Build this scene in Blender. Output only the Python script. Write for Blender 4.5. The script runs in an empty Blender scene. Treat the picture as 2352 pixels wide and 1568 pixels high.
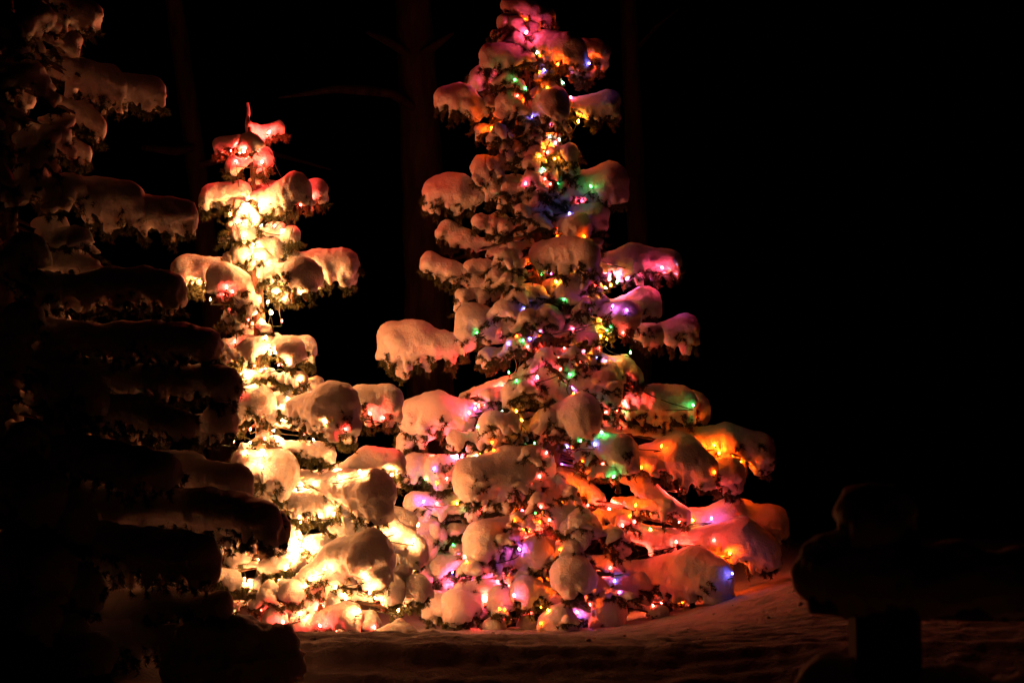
import bpy, math, random
import numpy as np
from mathutils import Vector
from mathutils.bvhtree import BVHTree

# ------------------------------------------------------------------ camera, sky, sun, exposure
scene = bpy.context.scene
COL = scene.collection
PITCH = math.radians(5.31)
CAM = np.array([0.0, 0.0, 0.72])
FPX = 4410.0                       # focal length in units of a 2352 px wide picture
cam_data = bpy.data.cameras.new("camera")
cam = bpy.data.objects.new("camera", cam_data)
COL.objects.link(cam)
cam.location = CAM
cam.rotation_euler = (math.pi / 2 + PITCH, 0, 0)
cam_data.sensor_width = 36.0
cam_data.lens = 36.0 * FPX / 2352.0
cam_data.clip_end = 2000.0
cam_data.dof.use_dof = True
cam_data.dof.focus_distance = 11.0
cam_data.dof.aperture_fstop = 4.0
scene.camera = cam

world = bpy.data.worlds.new("World")
scene.world = world
world.use_nodes = True
wn = world.node_tree
bg = wn.nodes["Background"]
sky = wn.nodes.new("ShaderNodeTexSky")
sky.sky_type = 'NISHITA'
sky.sun_disc = False
sky.sun_elevation = math.radians(-8)
sky.sun_rotation = math.radians(60)
wn.links.new(sky.outputs[0], bg.inputs[0])
bg.inputs[1].default_value = 0.001

scene.view_settings.view_transform = 'Standard'
scene.view_settings.look = 'None'
scene.view_settings.exposure = 0.0
scene.view_settings.gamma = 1.0
scene.view_settings.use_curve_mapping = False
scene.cycles.use_denoising = True
scene.cycles.denoiser = 'OPENIMAGEDENOISE'
scene.cycles.use_light_tree = True
scene.cycles.max_bounces = 4
scene.cycles.diffuse_bounces = 4
scene.cycles.glossy_bounces = 1
scene.cycles.transmission_bounces = 2
scene.cycles.sample_clamp_indirect = 2.0
scene.cycles.caustics_reflective = False
scene.cycles.caustics_refractive = False

WARM_L = 1250.0        # radiance of a warm white bulb
COLOUR_L = 800.0      # radiance of a coloured bulb

rng = np.random.default_rng(7)
random.seed(7)
FWD = np.array([0.0, math.cos(PITCH), math.sin(PITCH)])
UP = np.array([0.0, -math.sin(PITCH), math.cos(PITCH)])
RIGHT = np.array([1.0, 0.0, 0.0])


def ray(x, y):
    return FWD + RIGHT * ((x - 1176.0) / FPX) - UP * ((y - 784.0) / FPX)


def at(x, y, depth):
    return CAM + ray(x, y) * depth


def sstep(a, b, v):
    t = np.clip((np.asarray(v, float) - a) / (b - a), 0, 1)
    return t * t * (3 - 2 * t)


# ------------------------------------------------------------------ materials
def new_mat(name):
    m = bpy.data.materials.new(name)
    m.use_nodes = True
    nt = m.node_tree
    return m, nt, nt.nodes["Principled BSDF"]


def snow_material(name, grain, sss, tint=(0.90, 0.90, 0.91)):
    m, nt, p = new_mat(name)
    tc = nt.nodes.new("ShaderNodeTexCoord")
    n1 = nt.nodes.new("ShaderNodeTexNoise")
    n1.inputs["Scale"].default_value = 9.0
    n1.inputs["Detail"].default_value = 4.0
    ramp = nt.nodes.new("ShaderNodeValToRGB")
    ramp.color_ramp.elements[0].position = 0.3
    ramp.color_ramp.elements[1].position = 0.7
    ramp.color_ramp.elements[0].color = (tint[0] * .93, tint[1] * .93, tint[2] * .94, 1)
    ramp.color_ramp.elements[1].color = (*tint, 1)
    nt.links.new(tc.outputs["Object"], n1.inputs["Vector"])
    nt.links.new(n1.outputs["Fac"], ramp.inputs["Fac"])
    nt.links.new(ramp.outputs["Color"], p.inputs["Base Color"])
    p.inputs["Roughness"].default_value = 0.75
    p.inputs["Specular IOR Level"].default_value = 0.15
    if sss:
        p.inputs["Subsurface Weight"].default_value = 1.0
        p.inputs["Subsurface Radius"].default_value = (1.0, 0.85, 0.72)
        p.inputs["Subsurface Scale"].default_value = sss
        p.inputs["Subsurface Anisotropy"].default_value = 0.0
    n2 = nt.nodes.new("ShaderNodeTexNoise")
    n2.inputs["Scale"].default_value = grain
    n2.inputs["Detail"].default_value = 5.0
    n2.inputs["Roughness"].default_value = 0.65
    b = nt.nodes.new("ShaderNodeBump")
    b.inputs["Strength"].default_value = 0.9
    b.inputs["Distance"].default_value = 0.014
    nt.links.new(tc.outputs["Object"], n2.inputs["Vector"])
    nt.links.new(n2.outputs["Fac"], b.inputs["Height"])
    nt.links.new(b.outputs["Normal"], p.inputs["Normal"])
    return m


SNOW = snow_material("snow_on_boughs", 70.0, 0.020)
RIMSNOW = snow_material("rim_glow_snow", 70.0, 0.028)  # same snow, scattering deepened to put a glow on backlit rims
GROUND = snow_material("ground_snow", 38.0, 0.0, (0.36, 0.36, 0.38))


def noise_material(name, c0, c1, scale, rough=0.85, bump=0.4, stretch=None, dist=0.01):
    m, nt, p = new_mat(name)
    tc = nt.nodes.new("ShaderNodeTexCoord")
    mp = nt.nodes.new("ShaderNodeMapping")
    if stretch:
        mp.inputs["Scale"].default_value = stretch
    n1 = nt.nodes.new("ShaderNodeTexNoise")
    n1.inputs["Scale"].default_value = scale
    n1.inputs["Detail"].default_value = 6.0
    ramp = nt.nodes.new("ShaderNodeValToRGB")
    ramp.color_ramp.elements[0].position = 0.32
    ramp.color_ramp.elements[1].position = 0.68
    ramp.color_ramp.elements[0].color = (*c0, 1)
    ramp.color_ramp.elements[1].color = (*c1, 1)
    nt.links.new(tc.outputs["Object"], mp.inputs["Vector"])
    nt.links.new(mp.outputs["Vector"], n1.inputs["Vector"])
    nt.links.new(n1.outputs["Fac"], ramp.inputs["Fac"])
    nt.links.new(ramp.outputs["Color"], p.inputs["Base Color"])
    p.inputs["Roughness"].default_value = rough
    p.inputs["Specular IOR Level"].default_value = 0.2
    if bump:
        b = nt.nodes.new("ShaderNodeBump")
        b.inputs["Strength"].default_value = bump
        b.inputs["Distance"].default_value = dist
        nt.links.new(n1.outputs["Fac"], b.inputs["Height"])
        nt.links.new(b.outputs["Normal"], p.inputs["Normal"])
    return m


NEEDLE = noise_material("spruce_needles", (0.030, 0.045, 0.014), (0.10, 0.11, 0.045), 14.0, 0.6, 0)
BARK = noise_material("spruce_bark", (0.05, 0.032, 0.02), (0.14, 0.09, 0.06), 30.0, 0.9, 0.6)
OLDBARK = noise_material("old_bark", (0.014, 0.010, 0.008), (0.042, 0.03, 0.024), 9.0, 0.95, 0.9, (1, 1, .25), 0.03)
FENCEWOOD = noise_material("weathered_wood", (0.08, 0.065, 0.05), (0.22, 0.18, 0.14), 14.0, 0.9, 0.7, (1, 1, .12))
WIRE = noise_material("wire_plastic", (0.012, 0.03, 0.014), (0.02, 0.045, 0.02), 8.0, 0.45, 0)
CONE = noise_material("cone_scales", (0.16, 0.08, 0.035), (0.34, 0.18, 0.08), 90.0, 0.8, 0.6)

BULB_COLOURS = {
    'w': ((1.0, 0.33, 0.10), 1.0), 'r': ((1.0, 0.045, 0.030), 1.25), 'p': ((1.0, 0.055, 0.12), 1.0),
    'o': ((1.0, 0.065, 0.002), 1.15), 'y': ((1.0, 0.22, 0.012), 0.9), 'g': ((0.06, 0.75, 0.13), 0.40),
    'c': ((0.40, 0.90, 0.55), 0.35), 'b': ((0.20, 0.15, 1.0), 0.45), 'v': ((0.75, 0.11, 0.65), 0.42),
}
BULB_NAMES = {'w': 'warm white', 'r': 'red', 'p': 'pink red', 'o': 'orange', 'y': 'amber yellow', 'g': 'green',
              'c': 'pale green', 'b': 'blue', 'v': 'violet'}
_bulb_mats = {}


def bulb_material(c, s):
    key = (c, s)
    if key not in _bulb_mats:
        m = bpy.data.materials.new("bulb_%s_%s" % (BULB_NAMES[c].replace(' ', '_'), str(s).replace('.', '_')))
        m.use_nodes = True
        nt = m.node_tree
        nt.nodes.clear()
        out = nt.nodes.new("ShaderNodeOutputMaterial")
        em = nt.nodes.new("ShaderNodeEmission")
        col, k = BULB_COLOURS[c]
        em.inputs[0].default_value = (*col, 1)
        em.inputs[1].default_value = (WARM_L if c == 'w' else COLOUR_L) * k * s
        nt.links.new(em.outputs[0], out.inputs[0])
        m.cycles.emission_sampling = 'FRONT'
        _bulb_mats[key] = m
    return _bulb_mats[key]


# ------------------------------------------------------------------ mesh helpers
def make_mesh(name, verts, faces, n, smooth=True):
    """verts (V,3), faces (F,n) -> mesh"""
    verts = np.asarray(verts, np.float32)
    faces = np.asarray(faces, np.int32)
    me = bpy.data.meshes.new(name)
    me.vertices.add(len(verts))
    me.vertices.foreach_set("co", verts.ravel())
    me.loops.add(faces.size)
    me.loops.foreach_set("vertex_index", faces.ravel())
    me.polygons.add(len(faces))
    me.polygons.foreach_set("loop_start", np.arange(0, faces.size, n, dtype=np.int32))
    me.polygons.foreach_set("use_smooth", np.full(len(faces), smooth, dtype=bool))
    me.update(calc_edges=True)
    return me


def link(name, me, mat, parent=None, loc=None):
    o = bpy.data.objects.new(name, me)
    if me is not None and mat is not None and not me.materials:
        me.materials.append(mat)
    COL.objects.link(o)
    if parent is not None:
        o.parent = parent
    if loc is not None:
        o.location = loc
    return o


def thing(name, label, cat, loc, group=None):
    o = bpy.data.objects.new(name, None)
    o.empty_display_size = 0.2
    COL.objects.link(o)
    o.location = loc
    o["label"] = label
    o["category"] = cat
    if group:
        o["group"] = group
    return o


class Tubes:
    """collects tapered tubes (quads) into one mesh"""

    def __init__(self, sides=6):
        self.v, self.f, self.n, self.s = [], [], 0, sides

    def add(self, pts, rad):
        pts = np.asarray(pts, float)
        if np.isscalar(rad):
            rad = np.full(len(pts), rad)
        rad = np.asarray(rad, float)
        tan = np.gradient(pts, axis=0)
        tan /= np.linalg.norm(tan, axis=1)[:, None] + 1e-9
        ref = np.where(np.abs(tan[:, 2:3]) < .9, np.array([[0, 0, 1.]]), np.array([[1., 0, 0]]))
        a = np.cross(tan, ref)
        a /= np.linalg.norm(a, axis=1)[:, None] + 1e-9
        b = np.cross(tan, a)
        s = self.s
        ang = np.linspace(0, 2 * math.pi, s, endpoint=False)
        ring = pts[:, None, :] + rad[:, None, None] * (np.cos(ang)[None, :, None] * a[:, None, :] + np.sin(ang)[None, :, None] * b[:, None, :])
        self.v.append(ring.reshape(-1, 3))
        k = len(pts)
        i = np.arange(k - 1)[:, None] * s
        j = np.arange(s)[None, :]
        j2 = (j + 1) % s
        q = np.stack([i + j, i + j2, i + s + j2, i + s + j], -1).reshape(-1, 4) + self.n
        self.f.append(q)
        self.n += k * s

    def mesh(self, name, origin=(0, 0, 0)):
        return make_mesh(name, np.concatenate(self.v) - np.asarray(origin), np.concatenate(self.f), 4)


# plane-wave noise -----------------------------------------------------
def wave_set(n, lo, hi, seed):
    r = np.random.default_rng(seed)
    d = r.normal(size=(n, 3))
    d /= np.linalg.norm(d, axis=1)[:, None]
    wl = r.uniform(lo, hi, n)
    return d * (2 * math.pi / wl)[:, None], r.uniform(0, 6.28, n)


W_BIG = wave_set(20, 0.12, 0.30, 1)
W_MID = wave_set(24, 0.055, 0.11, 2)
W_FINE = wave_set(30, 0.028, 0.06, 3)


def waves(X, Y, Z, ws):
    k, ph = ws
    out = np.zeros(np.broadcast(X, Y, Z).shape, np.float32)
    for (a, b, c), p in zip(k, ph):
        out += np.sin(a * X + b * Y + c * Z + p)
    return out / math.sqrt(len(ph) / 2)


def surface_nets(F, origin, h):
    """F negative inside; returns verts, quads"""
    inside = F < 0
    nx, ny, nz = F.shape
    c = np.zeros((nx - 1, ny - 1, nz - 1), np.uint8)
    for dx in (0, 1):
        for dy in (0, 1):
            for dz in (0, 1):
                c += inside[dx:nx - 1 + dx, dy:ny - 1 + dy, dz:nz - 1 + dz]
    act = (c > 0) & (c < 8)
    idx = np.argwhere(act)
    if len(idx) == 0:
        return None
    vid = np.full(act.shape, -1, np.int32)
    vid[act] = np.arange(len(idx))
    acc = np.zeros((len(idx), 3))
    cnt = np.zeros(len(idx))
    corners = [(a, b, d) for a in (0, 1) for b in (0, 1) for d in (0, 1)]
    vals = {cr: F[idx[:, 0] + cr[0], idx[:, 1] + cr[1], idx[:, 2] + cr[2]] for cr in corners}
    for cr in corners:
        for ax in range(3):
            if cr[ax]:
                continue
            c2 = list(cr)
            c2[ax] = 1
            f0, f1 = vals[cr], vals[tuple(c2)]
            m = (f0 < 0) != (f1 < 0)
            t = np.where(m, f0 / np.where(m, f0 - f1, 1), 0)
            p = np.tile(np.array(cr, float), (len(idx), 1))
            p[:, ax] += t
            acc[m] += p[m]
            cnt[m] += 1
    verts = np.asarray(origin) + h * (idx + acc / cnt[:, None])
    quads = []
    for ax in range(3):
        o1, o2 = [(1, 2), (2, 0), (0, 1)][ax]
        s0 = [slice(None)] * 3
        s1 = [slice(None)] * 3
        s0[ax], s1[ax] = slice(0, -1), slice(1, None)
        ch = inside[tuple(s0)] != inside[tuple(s1)]
        e = np.argwhere(ch)
        e = e[(e[:, o1] > 0) & (e[:, o2] > 0) & (e[:, o1] < F.shape[o1] - 1) & (e[:, o2] < F.shape[o2] - 1)]
        if len(e) == 0:
            continue
        fl = inside[e[:, 0], e[:, 1], e[:, 2]]
        u = np.zeros(3, int)
        u[o1] = 1
        v = np.zeros(3, int)
        v[o2] = 1

        def g(a):
            return vid[a[:, 0], a[:, 1], a[:, 2]]
        q = np.stack([g(e), g(e - u), g(e - u - v), g(e - v)], -1)
        q = np.where(fl[:, None], q, q[:, ::-1])
        quads.append(q)
    return verts, np.concatenate(quads)


def blob_mesh(prims, h, k=0.05, noise=(0.012, 0.006, 0.0035), squash=1.5, pockets=()):
    """prims: list of (a, b, ra, rb); smooth union of round cones flattened underneath"""
    A = np.array([p[0] for p in prims])
    B = np.array([p[1] for p in prims])
    R = np.array([max(p[2], p[3]) for p in prims])
    lo = np.minimum(A, B).min(0) - R.max() - k - 3 * h
    hi = np.maximum(A, B).max(0) + R.max() + k + 3 * h
    n = np.ceil((hi - lo) / h).astype(int) + 1
    xs = [lo[i] + h * np.arange(n[i]) for i in range(3)]
    F = np.full(n, 1.0, np.float32)
    k_all = k
    for pr in prims:
        a, b, ra, rb = pr[:4]
        k = pr[4] if len(pr) > 4 else k_all
        a = np.asarray(a, float)
        b = np.asarray(b, float)
        pad = max(ra, rb) + k * 1.2 + h
        i0 = np.maximum(((np.minimum(a, b) - pad - lo) / h).astype(int), 0)
        i1 = np.minimum(((np.maximum(a, b) + pad - lo) / h).astype(int) + 2, n)
        sl = tuple(slice(i0[i], i1[i]) for i in range(3))
        X = xs[0][sl[0]][:, None, None]
        Y = xs[1][sl[1]][None, :, None]
        Z = xs[2][sl[2]][None, None, :]
        d = b - a
        L2 = float(d @ d) + 1e-9
        t = np.clip(((X - a[0]) * d[0] + (Y - a[1]) * d[1] + (Z - a[2]) * d[2]) / L2, 0, 1)
        dx = X - a[0] - t * d[0]
        dy = Y - a[1] - t * d[1]
        dz = Z - a[2] - t * d[2]
        dz = np.where(dz < 0, dz * squash, dz)
        D = np.sqrt(dx * dx + dy * dy + dz * dz) - (ra + t * (rb - ra))
        S = F[sl]
        hh = np.maximum(k - np.abs(S - D), 0) / k
        F[sl] = np.minimum(S, D) - hh * hh * k * 0.25
    X = xs[0][:, None, None]
    Y = xs[1][None, :, None]
    Z = xs[2][None, None, :]
    near = np.abs(F) < 0.06
    ii = np.argwhere(near)
    px, py, pz = xs[0][ii[:, 0]], xs[1][ii[:, 1]], xs[2][ii[:, 2]]
    nn = noise[0] * waves(px, py, pz, W_BIG) + noise[1] * waves(px, py, pz, W_MID) + noise[2] * waves(px, py, pz, W_FINE)
    # the underside is ragged, the top drifts smooth
    iz = np.clip(ii[:, 2], 1, n[2] - 2)
    dz = (F[ii[:, 0], ii[:, 1], iz + 1] - F[ii[:, 0], ii[:, 1], iz - 1]) / (2 * h)
    w = np.clip(.35 - dz, 0, 1.2)
    sz = min(1.0, float(R.max()) / .07)
    nn = nn + w * sz * (.0055 * waves(px, py, pz * .6, W_MID) + .0045 * waves(px, py, pz * .7, W_FINE))
    F[near] += nn
    for pc, prx in pockets:                 # hollows melted round the bulbs
        D = np.sqrt((X - pc[0]) ** 2 + (Y - pc[1]) ** 2 + ((Z - pc[2]) * .75) ** 2) - prx
        kk = .02
        hh = np.maximum(kk - np.abs(F + D), 0) / kk
        F = np.maximum(F, -D) + hh * hh * kk * .25
    # never touch the border of the grid
    F[0], F[-1] = 1, 1
    F[:, 0], F[:, -1] = 1, 1
    F[:, :, 0], F[:, :, -1] = 1, 1
    return surface_nets(F, lo, h)


def needle_arrays(paths, per_m, length, r):
    """needles round a list of twig polylines; returns (verts, tris)"""
    P, T = [], []
    for pts in paths:
        pts = np.asarray(pts, float)
        seg = np.diff(pts, axis=0)
        L = np.linalg.norm(seg, axis=1)
        tot = L.sum()
        n = int(per_m * tot)
        if n < 3:
            continue
        c = np.concatenate([[0], np.cumsum(L)])
        s = r.uniform(0, tot, n)
        i = np.clip(np.searchsorted(c, s) - 1, 0, len(L) - 1)
        f = (s - c[i]) / (L[i] + 1e-9)
        P.append(pts[i] + seg[i] * f[:, None])
        T.append(seg[i] / (L[i][:, None] + 1e-9))
    if not P:
        return None
    P = np.concatenate(P)
    T = np.concatenate(T)
    n = len(P)
    rad = r.normal(size=(n, 3))
    rad -= (rad * T).sum(1)[:, None] * T
    rad /= np.linalg.norm(rad, axis=1)[:, None] + 1e-9
    d = rad * r.uniform(.7, 1.0, n)[:, None] + T * r.uniform(.35, .95, n)[:, None]
    d /= np.linalg.norm(d, axis=1)[:, None]
    ln = length * r.uniform(.6, 1.25, n)
    side = np.cross(d, r.normal(size=(n, 3)))
    side /= np.linalg.norm(side, axis=1)[:, None] + 1e-9
    w = 0.0019
    v = np.stack([P - side * w, P + side * w, P + d * ln[:, None]], 1).reshape(-1, 3)
    return v, np.arange(3 * n).reshape(-1, 3)


# ------------------------------------------------------------------ ground
def ground_h(X, Y):
    X = np.asarray(X, float)
    Y = np.asarray(Y, float)
    h = 0.125 - 0.085 * sstep(9.3, 11.8, Y)
    h = h + 0.36 * sstep(0.35, 2.3, X) * sstep(8.8, 12.0, Y)
    h = h - (0.22 * np.clip(9.5 - Y, 0, 2.2) + 0.55 * np.clip(9.32 - Y, 0, .8)) * (1 - .45 * sstep(.6, 2.2, X))
    # drifts: ridges lying across the view, fading beyond the trees
    near = sstep(4.0, 6.5, Y) * (1 - 0.75 * sstep(10.2, 12.5, Y))
    w1 = np.sin(Y * 14.0 + 1.5 * np.sin(X * .7 + .6) + 0.6 * np.sin(X * 1.7 + Y))
    w2 = np.sin(Y * 37.0 + 1.8 * np.sin(X * 1.1 + 2.0) + .8 * np.sin(X * 2.6 - Y * 2) + 1.0)
    w3 = np.sin(Y * 31.0 + 2.6 * np.sin(X * 3.1 + 4.0) + 1.2 * np.sin(X * 7.3 + Y * 3))
    m1 = 0.5 + 0.5 * np.sin(X * 1.3 + Y * .9 + .4)
    m2 = 0.5 + 0.5 * np.sin(X * 2.3 - Y * 1.7 + 2.4)
    r = 0.030 * (1 - np.abs(w1)) * (.15 + m1) + 0.014 * (1 - np.abs(w2)) * m2 + 0.003 * w3 * m1
    h = h + r * near
    h = h + 0.05 * np.sin(X * .55 + 1) * np.sin(Y * .37) * sstep(13, 18, Y)
    return h


def dense_axis(lo, hi, step, far_lo, far_hi):
    a = list(np.arange(lo, hi, step))
    s, v = step, hi
    while v < far_hi:
        a.append(v)
        s *= 1.22
        v += s
    a.append(far_hi)
    b = []
    s, v = step, lo
    while True:
        s *= 1.22
        v -= s
        if v < far_lo:
            break
        b.append(v)
    b.append(far_lo)
    return np.array(b[::-1] + a)


gx = dense_axis(-3.4, 3.4, 0.02, -600, 600)
gy = dense_axis(6.6, 12.6, 0.016, -30, 1200)
GX, GY = np.meshgrid(gx, gy, indexing='ij')
GZ = ground_h(GX, GY)
den = (np.abs(GX) < 4) & (GY > 5) & (GY < 14)
gn = np.zeros_like(GZ)
gn[den] = (0.0018 * waves(GX[den], GY[den] * 1.6, 0 * GX[den], W_MID)
           + 0.0012 * waves(GX[den], GY[den] * 1.5, 0 * GX[den], W_FINE)
           + 0.004 * waves(GX[den], GY[den] * 1.8, 0 * GX[den], W_BIG))
GZ = GZ + gn
gv = np.stack([GX, GY, GZ], -1).reshape(-1, 3)
ny = len(gy)
ii = (np.arange(len(gx) - 1)[:, None] * ny + np.arange(ny - 1)[None, :]).ravel()
gq = np.stack([ii, ii + ny, ii + ny + 1, ii + 1], -1)
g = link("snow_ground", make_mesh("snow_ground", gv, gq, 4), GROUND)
g["kind"] = "structure"
g["label"] = "wind-rippled snow covering the ground around the trees"


# ------------------------------------------------------------------ spruces
class Spruce:
    def __init__(self, label, base_px, top_px, depth, voxel, seed, lean_depth=0.0, snow=None):
        self.snow = snow or SNOW
        self.depth = depth
        self.px = depth / FPX
        self.base = at(*base_px, depth)
        self.top = at(*top_px, depth + lean_depth)
        self.base[2] = float(ground_h(self.base[0], self.base[1])) - 0.12
        self.h = voxel
        self.r = np.random.default_rng(seed)
        self.root = thing("spruce_tree", label, "tree", self.base)
        self.clumps = []
        t = Tubes(10)
        zs = np.linspace(0, 1, 16)
        H = self.top[2] - self.base[2]
        pts = self.base + zs[:, None] * (self.top - self.base)
        pts = pts + 0.008 * np.stack([np.sin(zs * 23), np.cos(zs * 17), 0 * zs], -1)
        t.add(pts, (0.020 * H + 0.012) * (1 - zs) + 0.006)
        self.trunk = link("trunk", t.mesh("trunk", self.base), BARK, self.root)

    def trunk_at(self, z):
        f = np.clip((z - self.base[2]) / (self.top[2] - self.base[2]), 0, 1)
        return self.base + f * (self.top - self.base)

    def pad(self, d, pts, fingers=1.0, needles=1.0, wide=1.0, limb=True, droop=0.12, k=None, spread=None):
        """d: depth offset of the tip end (negative = towards the viewer), pts: (x, y, radius) in the 2352 px frame"""
        r = self.r
        n = len(pts)
        tr_mid = self.trunk_at(at(pts[0][0], pts[0][1], self.depth)[2])
        dist = [abs(p[0] - (1176 + tr_mid[0] / self.px)) for p in pts]
        P = [list(p) for p in pts]
        if n > 1 and dist[0] < dist[-1]:
            P = P[::-1]                       # tip first
        W, R = [], []
        for i, (x, y, rr) in enumerate(P):
            f = 1 - 0.45 * (i / (n - 1)) if n > 1 else 1.0
            dd = d * f if d < 0 else d
            dep = self.depth + dd
            W.append(at(x, y, dep))
            R.append(rr * dep / FPX)
        W2, R2 = [W[0]], [R[0]]
        for i in range(n - 1):
            L = np.linalg.norm(W[i + 1] - W[i])
            ns = max(1, int(L / (R[i] + R[i + 1]) * 1.3))
            for j in range(1, ns):
                f = j / ns
                rj = (R[i] * (1 - f) + R[i + 1] * f) * r.uniform(.78, 1.12)
                W2.append(W[i] * (1 - f) + W[i + 1] * f + np.array([0, r.uniform(-.3, .3) * rj, r.uniform(-.22, .16) * rj]))
                R2.append(rj)
            W2.append(W[i + 1])
            R2.append(R[i + 1])
        W, R = np.array(W2), np.array(R2)
        n = len(W)
        rm = R.max()
        # limb to the trunk
        tip, inner = W[0], W[-1]
        tr = self.trunk_at(inner[2])
        reach = np.linalg.norm((inner - tr)[:2])
        tr = self.trunk_at(inner[2] + droop * reach + 0.02)
        ax = (W[0] - tr)
        ax[2] = 0
        if np.linalg.norm(ax) < 1e-3:
            ax = np.array([0, -1., 0])
        ax /= np.linalg.norm(ax)
        side = np.array([-ax[1], ax[0], 0.0])
        prims, twigs, path = [], [], []
        # axis prims
        chain = [tuple(w) for w in W]
        if n == 1:
            back = W[0] + (tr - W[0]) * min(0.4, 1.3 * R[0] / (np.linalg.norm(tr - W[0]) + 1e-6))
            Wc, Rc = np.array([W[0], back]), np.array([R[0], R[0] * .72])
            sg = r.choice([-1, 1])
            for q_, z_, s_ in ((r.uniform(.55, .85), r.uniform(-.55, -.2), .74), (-r.uniform(.4, .8), r.uniform(-.6, -.25), .66)):
                e = W[0] + side * sg * q_ * R[0] + ax * R[0] * r.uniform(-.3, .2) + np.array([0, 0, z_ * R[0]])
                prims.append((W[0], e, R[0] * .76, R[0] * s_, .3 * R[0]))
                twigs.append([W[0] - np.array([0, 0, .5 * R[0]]), e - np.array([0, 0, R[0] * .6])])
        else:
            Wc, Rc = W, R
        q = 1.04
        facing = abs(ax[1])
        for i in range(len(Wc) - 1):
            prims.append((Wc[i], Wc[i + 1], Rc[i] * q, Rc[i + 1] * q))
        last, rl = Wc[-1], Rc[-1]
        if limb and reach > 0.1:
            mid = last + (tr - last) * 0.5 + np.array([0, 0, 0.01])
            prims.append((last, mid, rl * .7, max(.03, rl * .42)))
            prims.append((mid, tr + np.array([0, 0, .01]), max(.03, rl * .42), .024))
        # side twigs, carrying lobes of snow
        seglen = np.linalg.norm(np.diff(Wc, axis=0), axis=1)
        tot = seglen.sum()
        cum = np.concatenate([[0], np.cumsum(seglen)])
        m = max(2, int(round(tot / (rm * .85))) + 1)
        for s in np.linspace(0.0, 1.0, m):
            i = min(int(np.searchsorted(cum, s * tot, side='right')) - 1, len(seglen) - 1)
            i = max(i, 0)
            f = (s * tot - cum[i]) / (seglen[i] + 1e-9)
            c = Wc[i] + (Wc[i + 1] - Wc[i]) * f
            rr = Rc[i] + (Rc[i + 1] - Rc[i]) * f
            KF = .018
            for sg in (-1, 1):
                ln = rr * r.uniform(.6, 1.05) * wide * (1 - .5 * facing)
                dirv = side * sg + ax * r.uniform(-.1, .55)
                e = c + dirv * ln
                e[2] -= rr * r.uniform(.2, .5)
                c2 = c - np.array([0, 0, rr * .15])
                r2 = rr * r.uniform(.42, .6)
                prims.append((c2, e, rr * .65, r2, .4 * rr))
                twigs.append([c - np.array([0, 0, rr * .5]), e - np.array([0, 0, r2 * .7])])
                # drooping fingers
                for _ in range(2):
                    if r.uniform() < .72 * fingers:
                        fl = rr * r.uniform(.45, 1.15) * min(fingers, 2.2)
                        b0 = c2 + (e - c2) * r.uniform(.55, 1.0) + ax * rr * r.uniform(-.35, .35)
                        e2 = b0 + dirv * ln * r.uniform(-.1, .3) + ax * rr * r.uniform(-.1, .25) - np.array([0, 0, fl])
                        rf = rr * r.uniform(.10, .22)
                        bm = (b0 + e2) / 2 + r.normal(size=3) * rr * .12
                        rmid = rr * r.uniform(.22, .34)
                        prims.append((b0, bm, rr * .46, rmid, KF))
                        prims.append((bm, e2, rmid, rf, KF))
                        twigs.append([b0 - np.array([0, 0, r2 * .4]), e2 - np.array([0, 0, rf * .9 + .02])])
            # finger straight below the axis
            if fingers > 0 and r.uniform() < .7:
                fl = rr * r.uniform(.6, 1.15) * min(fingers, 2.2)
                o = side * rr * r.uniform(-.5, .5)
                b0 = c - np.array([0, 0, rr * .35]) + o
                b1 = b0 - np.array([0, 0, fl]) + ax * rr * .2
                rf = rr * r.uniform(.12, .24)
                b1 = b1 + side * rr * r.uniform(-.25, .25)
                bm = (b0 + b1) / 2 + r.normal(size=3) * rr * .12
                prims.append((b0, bm, rr * .42, rr * .3, KF))
                prims.append((bm, b1, rr * .3, rf, KF))
                twigs.append([b0, b1 - np.array([0, 0, rf * .8 + .02])])
        # tip lobes
        for a in (-.5, 0, .5):
            e = tip + (ax + side * a) * R[0] * r.uniform(.3, .6) - np.array([0, 0, R[0] * r.uniform(.55, 1.1)])
            prims.append((tip, e, R[0] * .72, R[0] * r.uniform(.36, .52), .35 * R[0]))
            twigs.append([tip - np.array([0, 0, R[0] * .4]), e + (ax + side * a) * .02 - np.array([0, 0, R[0] * .42])])
        # main limb under the snow
        main = np.array([tr, last + (tr - last) * .5 - np.array([0, 0, .012])] + [w - np.array([0, 0, q_ * .5]) for w, q_ in zip(Wc[::-1], Rc[::-1])])
        twigs.append(main[1:])
        kk = k if k else min(.09, .7 * rm)
        args = (prims, self.h, kk, (min(.0035, .035 * rm), min(.002, .025 * rm), .0022))
        res = blob_mesh(*args)
        tb = Tubes(5)
        tb.add(main, np.linspace(.016, .006, len(main)))
        sub = []
        for t in twigs[:-1]:
            t = np.array(t)
            tb.add(np.array([t[0], (t[0] + t[1]) / 2 + r.normal(size=3) * .006, t[1]]), np.array([.004, .003, .0018]))
            # short hanging sprays that show beneath the snow
            L = np.linalg.norm(t[1] - t[0])
            for _ in range(max(1, int(L / .022))):
                p0 = t[0] + (t[1] - t[0]) * r.uniform(.2, 1)
                dv = (t[1] - t[0]) / (L + 1e-9) * .8 + r.normal(size=3) * .5 + np.array([0, 0, -.5])
                sub.append([p0, p0 + dv / np.linalg.norm(dv) * r.uniform(.015, .055)])
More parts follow.
